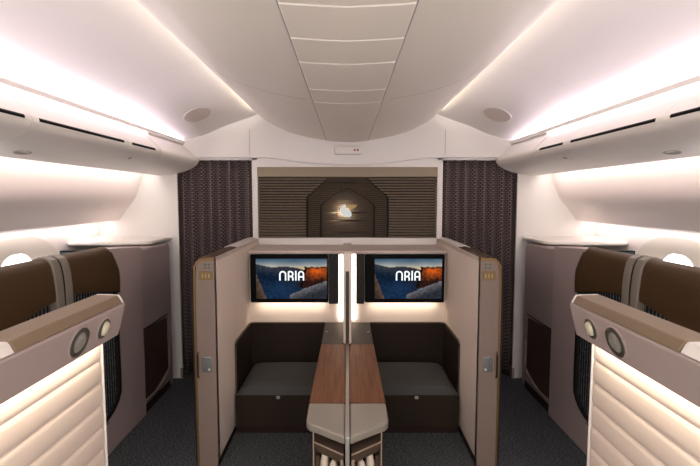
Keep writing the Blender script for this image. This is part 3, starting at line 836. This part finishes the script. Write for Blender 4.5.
# ------------------------------------------------------------------ near suite walls with quilted lining
for s in (1, -1):
    yf, yn = 1.40, -.35
    t = thing('quilted_partition', '%s near partition with cream quilted lining, speaker and taupe leather top' % side(s), 'partition', (-.80*s, .6, 0), 'quilted partitions')
    bm = nb(); box(bm, -.84, -.788, yn, yf-.004, 0, 1.175)
    obj('wall_panel', bm, M_mauve, t, s, bevel=.004)
    bm = nb(); box(bm, -.842, -.776, yf-.010, yf, 0, 1.10)
    obj('edge_strip', bm, M_cap, t, s, bevel=.003, label='pale edge strip')
    # quilt: horizontal padded channels
    bm = nb(); prof = []
    z = .10
    while z < 1.115:
        for k in range(9):
            u = k/9; prof.append((-.780 + .0055*(math.sin(PI*u))**.32, z + .0715*u))
        z += .0715
    prof = [p for p in prof if p[1] < 1.165]
    rows = []
    for y, m_ in ((yn, 1), (.2, 1), (.8, 1), (yf-.03, 1), (yf-.016, .75), (yf-.010, .15)):
        rows.append([(-.786 + (x+.786)*m_, y, zz_) for x, zz_ in prof])
    grid(bm, rows)
    obj('quilted_lining', bm, M_quilt, t, s, label='cream quilted lining')
    # overhanging fascia
    fas = [(-.706, 1.211), (-.700, 1.208), (-.7265, 1.109), (-.732, 1.105), (-.788, 1.135), (-.788, 1.211)]
    bm = nb(); prism(bm, fas, 'y', yn, yf)
    fo = obj('fascia', bm, M_fascia, t, s, bevel=.004, seg=3)
    top = [(-.704, 1.212), (-.714, 1.231), (-.719, 1.237), (-.788, 1.239), (-.795, 1.232), (-.795, 1.212)]
    bm = nb(); prism(bm, top, 'y', .935, yf-.012)
    obj('top_pad', bm, M_taupe, t, s, bevel=.003, label='taupe leather top')
    bm = nb(); prism(bm, top, 'y', yf-.011, yf)
    obj('top_cap', bm, M_cap, t, s, bevel=.003, label='white end cap')
    bm = nb(); prism(bm, top, 'y', yn, .932)
    obj('top_cap', bm, M_cap, t, s, bevel=.003, label='white end cap')
    # speaker and reading light on the sloping face
    n_ = Vector((.099, 0, -.0265)).normalized()
    base = Vector((-.7132, 0, 1.158))
    c_ = base + Vector((0, 1.170, 0))
    bm = nb(); disc(bm, c_, n_, (0, 1, 0), [(.0455, -.002), (.0455, .001), (.041, .002)])
    sp = obj('speaker', bm, M_fascia, t, s)
    bm = nb(); disc(bm, c_, n_, (0, 1, 0), [(.040, .001), (.040, .004), (.036, .005), (.028, .004), (.027, .002)])
    obj('speaker_ring', bm, M_ring, sp, s, label='dark ring')
    bm = nb(); disc(bm, c_, n_, (0, 1, 0), [(.0275, .002), (.022, .004), (.011, .004), (.010, .006), (0, .007)])
    obj('speaker_cone', bm, M_spk, sp, s)
    c_ = base + Vector((0, 1.288, .002))
    bm = nb(); disc(bm, c_, n_, (0, 1, 0), [(.035, -.002), (.035, .002), (.030, .003)])
    rl = obj('reading_light', bm, M_fascia, t, s)
    bm = nb(); disc(bm, c_, n_, (0, 1, 0), [(.0295, .001), (.0295, .005), (.026, .006), (.021, .002)])
    obj('lamp_ring', bm, M_ring, rl, s, label='dark ring')
    bm = nb(); disc(bm, c_ + Vector((0, .003, 0)), (n_ + Vector((0, .25, 0))).normalized(), (0, 1, 0), [(.0225, .001), (.020, .009), (.013, .014), (0, .015)])
    obj('lamp_lens', bm, M_lens, rl, s)
    a = area('quilt_light', (-.750*s, .52, 1.112), (0, math.radians(14)*s, 0), .018, 1.70, 2.2, (1.0, .86, .70))

# ------------------------------------------------------------------ window suites across the aisles
for s in (1, -1):
    t = thing('window_suite_shell', '%s window suite shell in mauve with brown-topped sliding doors along the aisle' % side(s), 'suite shell', (-1.46*s, 2.6, 0), 'window suite shells')
    oc = [(2.684, 1.236), (2.715, 1.18), (2.745, 1.08), (2.765, .95), (2.768, .70), (2.769, .36), (2.752, .30), (2.72, .262), (2.66, .228), (2.57, .205), (2.40, .19), (.3, .19)]
    oc = [(p.x, p.y) for p in catmull([(a, b_, 0) for a, b_ in oc], 4)]
    bm = nb(); prism(bm, [(.3, 0), (3.10, 0), (3.10, 1.205)] + oc, 'x', -1.470, -1.432)
    obj('aisle_panel', bm, M_mauve, t, s, bevel=.006)
    bm = nb(); box(bm, -1.68, -1.44, 2.98, 3.10, 0, 1.20)
    obj('cross_wall', bm, M_mauve, t, s, bevel=.01)
    inn = [(y-.030*min(1, max(0, (z-.19)*9)) if y > 2.5 else y, z + (.022 if z < .34 else 0)) for y, z in oc]
    k0 = next(i for i, q in enumerate(oc) if q[1] < 1.10)
    bm = nb(); prism(bm, oc[k0:] + list(reversed(inn[k0:])), 'x', -1.462, -1.430)
    obj('door_gasket', bm, M_gasket, t, s, label='black door gasket')
    # two sliding doors
    def zlow(y):
        d_ = min(abs(y-2.19), abs(y-2.27)) if True else 0
        return 1.045 - .30*max(0, d_-.04)**1.35
    for k, (ya, yb) in enumerate(((.35, 2.203), (2.262, 2.70))):
        bm = nb()
        if k == 0: prism(bm, [(ya, .20), (yb, .20), (yb, 1.12), (ya, 1.12)], 'x', -1.458, -1.442)
        else:
            poly = [(ya, .215), (2.55, .222), (2.64, .245), (2.70, .285), (2.728, .35), (2.730, 1.10), (ya, 1.10)]
            prism(bm, poly, 'x', -1.458, -1.442)
        d_ = obj('sliding_door', bm, M_text, t, s, label='dark ribbed blue-grey textile door')
        bm = nb(); rows = []
        NY = 36
        for i in range(NY+1):
            u = i/NY; zl = zlow(ya + (yb-ya)*u)
            prof = [(-1.540, 1.20), (-1.520, 1.226), (-1.490, 1.238), (-1.465, 1.237), (-1.447, 1.226), (-1.436, 1.205), (-1.428, 1.16), (-1.422, 1.10)]
            prof += [(-1.420, 1.10 + (zl-1.10)*q/3) for q in (1, 2, 3)] + [(-1.440, zl-.002)]
            r = []
            for x, z in prof:
                ye = yb
                if k == 1: ye = yb + (0 if z > 1.23 else min(.066, (1.236-z)*.45))
                yy = ya + (ye-ya)*u
                lean = .016*(1.1-z)/.1 if False else 0
                r.append((x, yy, z))
            rows.append(r)
        grid(bm, rows)
        lb = obj('leather_band', bm, M_brown, d_, s, label='brown leather band')
        sd = lb.modifiers.new('thick', 'SOLIDIFY'); sd.thickness = .008; sd.offset = 1
        # edge strap following the rolled section
        y0, y1 = (2.150, 2.203) if k == 0 else (2.221, 2.274)
        pr = [(-1.545, 1.212), (-1.520, 1.243), (-1.490, 1.255), (-1.461, 1.254), (-1.433, 1.239), (-1.418, 1.209), (-1.409, 1.16), (-1.404, 1.10), (-1.402, 1.0), (-1.402, .24)]
        bm = nb()
        prism(bm, pr + [(-1.455, .24), (-1.455, 1.18), (-1.48, 1.20)], 'y', y0, y1)
        obj('edge_strap', bm, M_strap, d_, s, bevel=.003, label='pale beige edge strap')
    # dark post between the doors
    bm = nb(); prism(bm, [(-1.540, 1.20), (-1.520, 1.238), (-1.490, 1.250), (-1.463, 1.249), (-1.437, 1.235), (-1.423, 1.206), (-1.414, 1.16), (-1.409, 1.10), (-1.407, .24), (-1.46, .24)], 'y', 2.2035, 2.2205)
    obj('center_post', bm, M_gasket, t, s, label='black gap post')

    # side cabinet at the front end
    t = thing('side_cabinet', 'mauve cabinet between %s window suite and the bulkhead' % side(s), 'cabinet', (-1.75*s, 3.4, 0), 'end cabinets')
    outl = rrect(-2.03, -1.447, 3.105, 3.715, .045, 5)
    bm = nb(); prism(bm, [(3.104, 0), (3.66, 0), (3.66, 1.13)] + arc(3.61, 1.13, .05, 0, 90, 6)[1:] + [(3.104, 1.19)], 'x', -1.72, -1.452)
    obj('carcass', bm, M_mauve2, t, s, bevel=.02, seg=4)
    bm = nb(); prism(bm, [(3.135, .075), (3.30, .10), (3.54, .17), (3.54, .585), (3.135, .607)], 'x', -1.456, -1.445)
    dp = obj('lower_door', bm, M_redpan, t, s, bevel=.004, label='russet brown lower door')
    bm = nb(); tube(bm, catmull([(-1.443, 3.56, .40), (-1.443, 3.555, .19), (-1.443, 3.47, .13), (-1.443, 3.355, .098), (-1.443, 3.22, .092), (-1.443, 3.127, .094)], 4), .007, 8)
    obj('curved_trim', bm, M_trimb, dp, s, label='pale curved trim')
    bm = nb(); box(bm, -1.449, -1.444, 3.12, 3.56, .606, .612)
    obj('door_seam', bm, M_gasket, t, s)
    bm = nb(); box(bm, -1.449, -1.4445, 3.11, 3.565, 0, .06)
    obj('kick_plate', bm, M_plinth, t, s)
    # counter ledge on top
    t = tag(obj('counter_ledge', (lambda b_: (prism(b_, arc(-1.99, 3.34, .085, 180, 270, 6) + [(-1.70, 3.255), (-1.50, 3.30), (-1.46, 3.34), (-1.46, YB-.005), (-2.075, YB-.005)], 'z', 1.194, 1.222), b_)[1])(nb()), M_cap, s=s, bevel=.012, seg=4),
            'pale rounded counter ledge on top of %s end cabinet' % side(s), 'counter', 'counter ledges')
    # small monitor for the window suite
    t = thing('suite_monitor', 'dark blue-grey monitor edge showing behind brown door of %s window suite' % side(s), 'monitor', (-1.89*s, 3.17, .80), 'window suite monitors')
    bm = nb(); box(bm, -2.03, -1.74, 3.15, 3.19, .86, 1.168)
    obj('bezel', bm, M_black, t, s, bevel=.004)
    bm = nb(); box(bm, -2.02, -1.75, 3.146, 3.152, .87, 1.160)
    obj('screen', bm, M_glass_blue, t, s)
    bm = nb(); box(bm, -1.95, -1.80, 3.18, 3.24, .80, 1.10)
    obj('mount', bm, M_black, t, s)

# ------------------------------------------------------------------ lights the suites carry
for s in (1, -1):
    # strip behind the inner edge of each monitor and under it, washing the wall
    area('screen_edge_light', (-.048*s, 3.345, .87), (math.radians(90), 0, 0), .014, .50, .48, (1.0, .86, .76))
    area('screen_under_light', (-.42*s, 3.318, .752), (math.radians(35), 0, 0), .50, .014, .36, (1.0, .82, .66))
